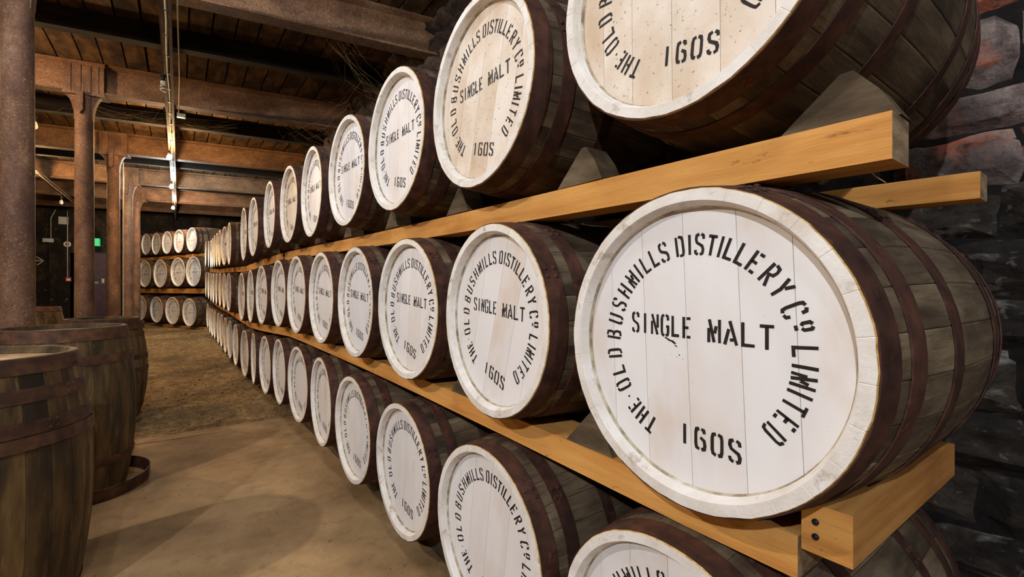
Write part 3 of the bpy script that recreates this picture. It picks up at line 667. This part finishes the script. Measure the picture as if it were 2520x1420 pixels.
# ------------------------------------------------------------------ lamp battens and lamps
def batten(x,y0,y1,lab,z=2.26):
    t=thing('lamp_batten',lab,'batten',(x,y0,Z(z)))
    m=MB(); m.box((-.04,0,0),(.04,y1-y0,.03)); m.box((-.043,0,-.012),(-.037,y1-y0,.03)); m.box((.037,0,-.012),(.043,y1-y0,.03)); ob('channel',m.me('channel',[M_tray]),t)
    m=MB(); m.tube([(.0+.006*math.sin(i*1.7),(y1-y0)*i/40,-.012) for i in range(41)],.008,8); ob('conduit_pipe',m.me('conduit_pipe',[M_conduit]),t)
    m=MB(); 
    for i in range(int((y1-y0)/.45)): m.box((-.014,i*.45,-.022),(.014,i*.45+.012,.0))
    ob('pipe_clips',m.me('pipe_clips',[M_black]),t,kind='stuff')
batten(-.09,-4.4,18.6,'long dark batten with pale conduit under the beams, over the aisle')
batten(-2.23,-4.4,18.6,'second lamp batten of the side aisle beyond the columns')
def bulb_mesh(r,m):
    mb=MB(); mb.lathe([(-1.15*r,.0004),(-1.08*r,.35*r),(-.8*r,.75*r),(-.35*r,r),(.15*r,r*.97),(.6*r,.72*r),(1.0*r,.48*r),(1.35*r,.42*r)],20,'z'); return autosmooth(mb.me('bulb',[m]),60)
for i,(x,y,z,colr,watt,lab) in enumerate(LAMPS):
    r=.034
    t=thing('lamp',lab,'lamp',(x,y,Z(z)),group='lit bulbs')
    m=bpy.data.materials.new('glowing_bulb'); m.use_nodes=True; nt=m.node_tree; nt.nodes.clear(); e=nt.nodes.new('ShaderNodeEmission'); o_=nt.nodes.new('ShaderNodeOutputMaterial'); e.inputs[0].default_value=(*colr,1); e.inputs[1].default_value=watt/(4*PI*PI*r*r)*.9; nt.links.new(e.outputs[0],o_.inputs[0])
    ob('bulb',bulb_mesh(r,m),t)
    mb=MB(); mb.lathe([(1.2*r,.020),(1.2*r+.03,.022),(1.2*r+.034,.012),(1.2*r+.06,.012)],16,'z'); ob('lamp_holder',mb.me('lamp_holder',[M_black]),t)
    mb=MB(); mb.tube([(0,0,1.2*r+.05),(0.01,0,.12),(.02,0,2.26-z)],.004,6); ob('cord',mb.me('cord',[M_black]),t)
def cfl(x,y,z,lab,globe=False):
    t=thing('lamp',lab,'lamp',(x,y,Z(z)),group='unlit lamps')
    if globe:
        mb=MB(); mb.lathe([(-.085,.0005),(-.08,.02),(-.06,.034),(-.03,.036),(0,.028),(.02,.022)],20,'z'); ob('globe',autosmooth(mb.me('globe',[M_cfl]),60),t)
    else:
        mb=MB(); pts=[(.021*math.cos(a/2),.021*math.sin(a/2),-.075+.0028*a) for a in range(0,24)]; mb.tube(pts,.0065,8); ob('spiral_tube',autosmooth(mb.me('spiral_tube',[M_cfl]),60),t)
        mb=MB(); mb.lathe([(0,.0005),(0,.022),(.03,.024),(.035,.014)],20,'z'); ob('ballast',mb.me('ballast',[M_cfl]),t)
    mb=MB(); mb.lathe([(.03,.018),(.07,.018),(.075,.03),(.10,.03),(.10,.001)],16,'z'); ob('lamp_holder',mb.me('lamp_holder',[M_black]),t)
    mb=MB(); mb.tube([(0,0,.1),(.003,0,max(.19,2.27-z))],.004,6); ob('cord',mb.me('cord',[M_black]),t)
cfl(-.13,5.9,2.10,'unlit white spiral energy saving lamp hanging from the batten')
cfl(-2.23,14.9,2.06,'unlit white globe bulb in the side aisle before the far wall',True)
cfl(-1.62,9.03,2.30,'unlit white bulb peeping past the nearest column',True)
# conduit branch with junction box on the second beam
t=thing('junction_box','small metal junction box on the batten at the second column beam','box',(-.02,7.25,Z(2.24)))
m=MB(); m.box((0,-.03,-.04),(.09,.03,.01)); ob('box_body',m.me('box_body',[M_galv]),t)
m=MB(); m.tube([(.02,0,0),(.026,-1.2,.01),(.012,-2.6,.02),(.012,-11,.02)],.006,8); ob('feed_pipe',m.me('feed_pipe',[M_conduit]),t)

# ------------------------------------------------------------------ far wall: door, signs, alarm
yw=FY-.09
d=MB(); d.box((-2.66,yw-.02,.16),(-1.74,yw+.06,Z(1.06)+.05)); ob('door_frame',d.me('door_frame',[M_frame]),kind='structure',name_='frame')
dr=MB(); dr.box((-2.60,yw-.05,.18),(-1.80,yw-.0,Z(1.06))); door=ob('door_1',dr.me('door_1',[M_door]),kind='structure')
m=MB(); m.box((-1.90,yw-.09,Z(.16)),(-1.84,yw-.05,Z(.30))); m.tube([(-1.87,yw-.09,Z(.2)),(-1.95,yw-.1,Z(.2))],.012); ob('door_handle',m.me('door_handle',[M_galv]),door)
m=MB(); m.box((-2.16,yw-.053,Z(.15)),(-1.98,yw-.05,Z(.21))); ob('door_notice',m.me('door_notice',[flat('pale_green_notice',(120,170,140),.5)]),door)
m=MB(); m.box((-2.08,yw-.14,Z(1.30)),(-1.95,FY+.02,Z(1.52))); o=ob('exit_sign',m.me('exit_sign',[M_green])); o['label']='small glowing green emergency sign above the maroon door'; o['category']='sign'
def wallbox(name,x,z,wx,wz,m,lab,cat):
    b=MB(); b.box((x-wx/2,yw-.11,Z(z)-wz/2),(x+wx/2,yw-.0,Z(z)+wz/2)); b.box((x-wx/2+.01,yw-.116,Z(z)-wz/2+.01),(x+wx/2-.01,yw-.11,Z(z)+wz/2-.01)); o=ob(name,b.me(name,[m])); o['label']=lab; o['category']=cat; return o
wallbox('control_box',-2.74,2.0,.21,.22,M_wbox,'square grey white box high on the far wall','box')
wallbox('notice_box',-3.06,1.40,.23,.11,M_wbox,'low wide white fitting at the foot of the bent conduit','box')
t=thing('fire_sounder','round white and red fire alarm sounder on the vertical conduit','alarm',(-2.66,yw-.1,Z(1.31)))
m=MB(); m.lathe([(0,.0005),(0,.08),(.05,.08)],24,'z'); o=ob('sounder_base',m.me('sounder_base',[M_cfl]),t); o.rotation_euler=(R(-90),0,0)
m=MB(); m.lathe([(-.03,.0005),(-.03,.04),(0,.05)],24,'z'); o=ob('red_centre',m.me('red_centre',[M_red]),t); o.rotation_euler=(R(-90),0,0)
t=thing('fire_call_point','small red break glass box at the foot of the conduit','alarm',(-2.63,yw-.08,Z(.27)))
m=MB(); m.box((-.06,-.05,-.06),(.06,.04,.06)); ob('red_case',m.me('red_case',[M_red]),t); m=MB(); m.box((-.035,-.055,-.035),(.035,-.05,.02)); ob('glass_panel',m.me('glass_panel',[M_cfl]),t)
def pipe(pts,lab,r=.014):
    m=MB(); m.tube(pts,r,8); o=ob('conduit',m.me('conduit',[M_galv])); o['label']=lab; o['category']='conduit'
yp=yw-.115
pipe([(-3.0,yp,Z(1.45)),(-3.0,yp,Z(2.05)),(-2.9,yp,Z(2.3))],'bent conduit rising from the low white fitting')
pipe([(-2.65,yp-.02,Z(.33)),(-2.65,yp-.02,Z(2.3))],'straight vertical conduit linking the fire alarm fittings')
# painted arrow
m=MB(); pts=[(-3.50,.80),(-3.20,.80)]
def bar(a,b,wd):
    a=Vector(a);b=Vector(b);d=(b-a).normalized();n_=Vector((-d.y,d.x))*wd/2; n=len(m.V)
    for p in (a+n_,b+n_,b-n_,a-n_): m.V.append((p.x,FY-.075,Z(p.y)))
    m.F.append((n,n+1,n+2,n+3)); m.MI.append(0)
bar((-3.56,.80),(-3.18,.81),.03); bar((-3.32,.92),(-3.17,.81),.028); bar((-3.30,.68),(-3.17,.81),.028)
ob('painted_arrow',m.me('painted_arrow',[M_chalk]),wf)

# ------------------------------------------------------------------ cobwebs and small litter
def web(anchors,n,spread,sag,lab,r=.0012):
    m=MB(); q=random.Random(len(lab))
    for i in range(n):
        a=Vector(q.choice(anchors)); b=Vector(q.choice(anchors)); 
        if (a-b).length<.05: b=a+Vector((q.uniform(-.4,.4),q.uniform(-.1,.1),-q.uniform(.05,.3)))
        a=a+Vector([q.uniform(-spread,spread) for _ in range(3)]); b=b+Vector([q.uniform(-spread,spread) for _ in range(3)])
        pts=[a.lerp(b,k/6)+Vector((0,0,-sag*4*(k/6)*(1-k/6)*q.uniform(.3,1))) for k in range(7)]; m.tube(pts,r*q.uniform(.6,1.3),4)
    o=ob('cobweb',mesh('cobweb',m.V,m.F,[M_web])); o['kind']='stuff'; o['label']=lab; o['category']='cobweb'
web([(-.9,7.6,Z(2.22)),(-.2,7.5,Z(2.24)),(.6,7.4,Z(2.22)),(-.5,8.5,Z(2.5)),(0,8.6,Z(2.47))],40,.12,.10,'tangled cobweb under the beam of the second column',.0005)
web([(1.5,6.9,Z(2.25)),(1.75,5.8,Z(2.4)),(1.88,5.6,Z(1.6)),(1.3,7.0,Z(2.28))],26,.12,.12,'cobweb strands where the second beam meets the rubble wall',.0004)
web([(1.2,4.4,Z(2.3)),(1.85,4.5,Z(1.9)),(1.6,5.2,Z(2.4))],24,.12,.08,'cobweb strands under the end of the nearest beam',.0004)
lf=MB(); lf.tube([(.90,.255,Z(.195)),(.905,.245,Z(.18)),(.915,.235,Z(.17))],[.0015,.001,.0006],5); o=ob('straw',lf.me('straw',[M_leafg])); o['label']='short dry straw dangling from the near end of the upper rail'; o['category']='straw'
print('stones',ns,'planks',npk,'objects',len(bpy.data.objects))
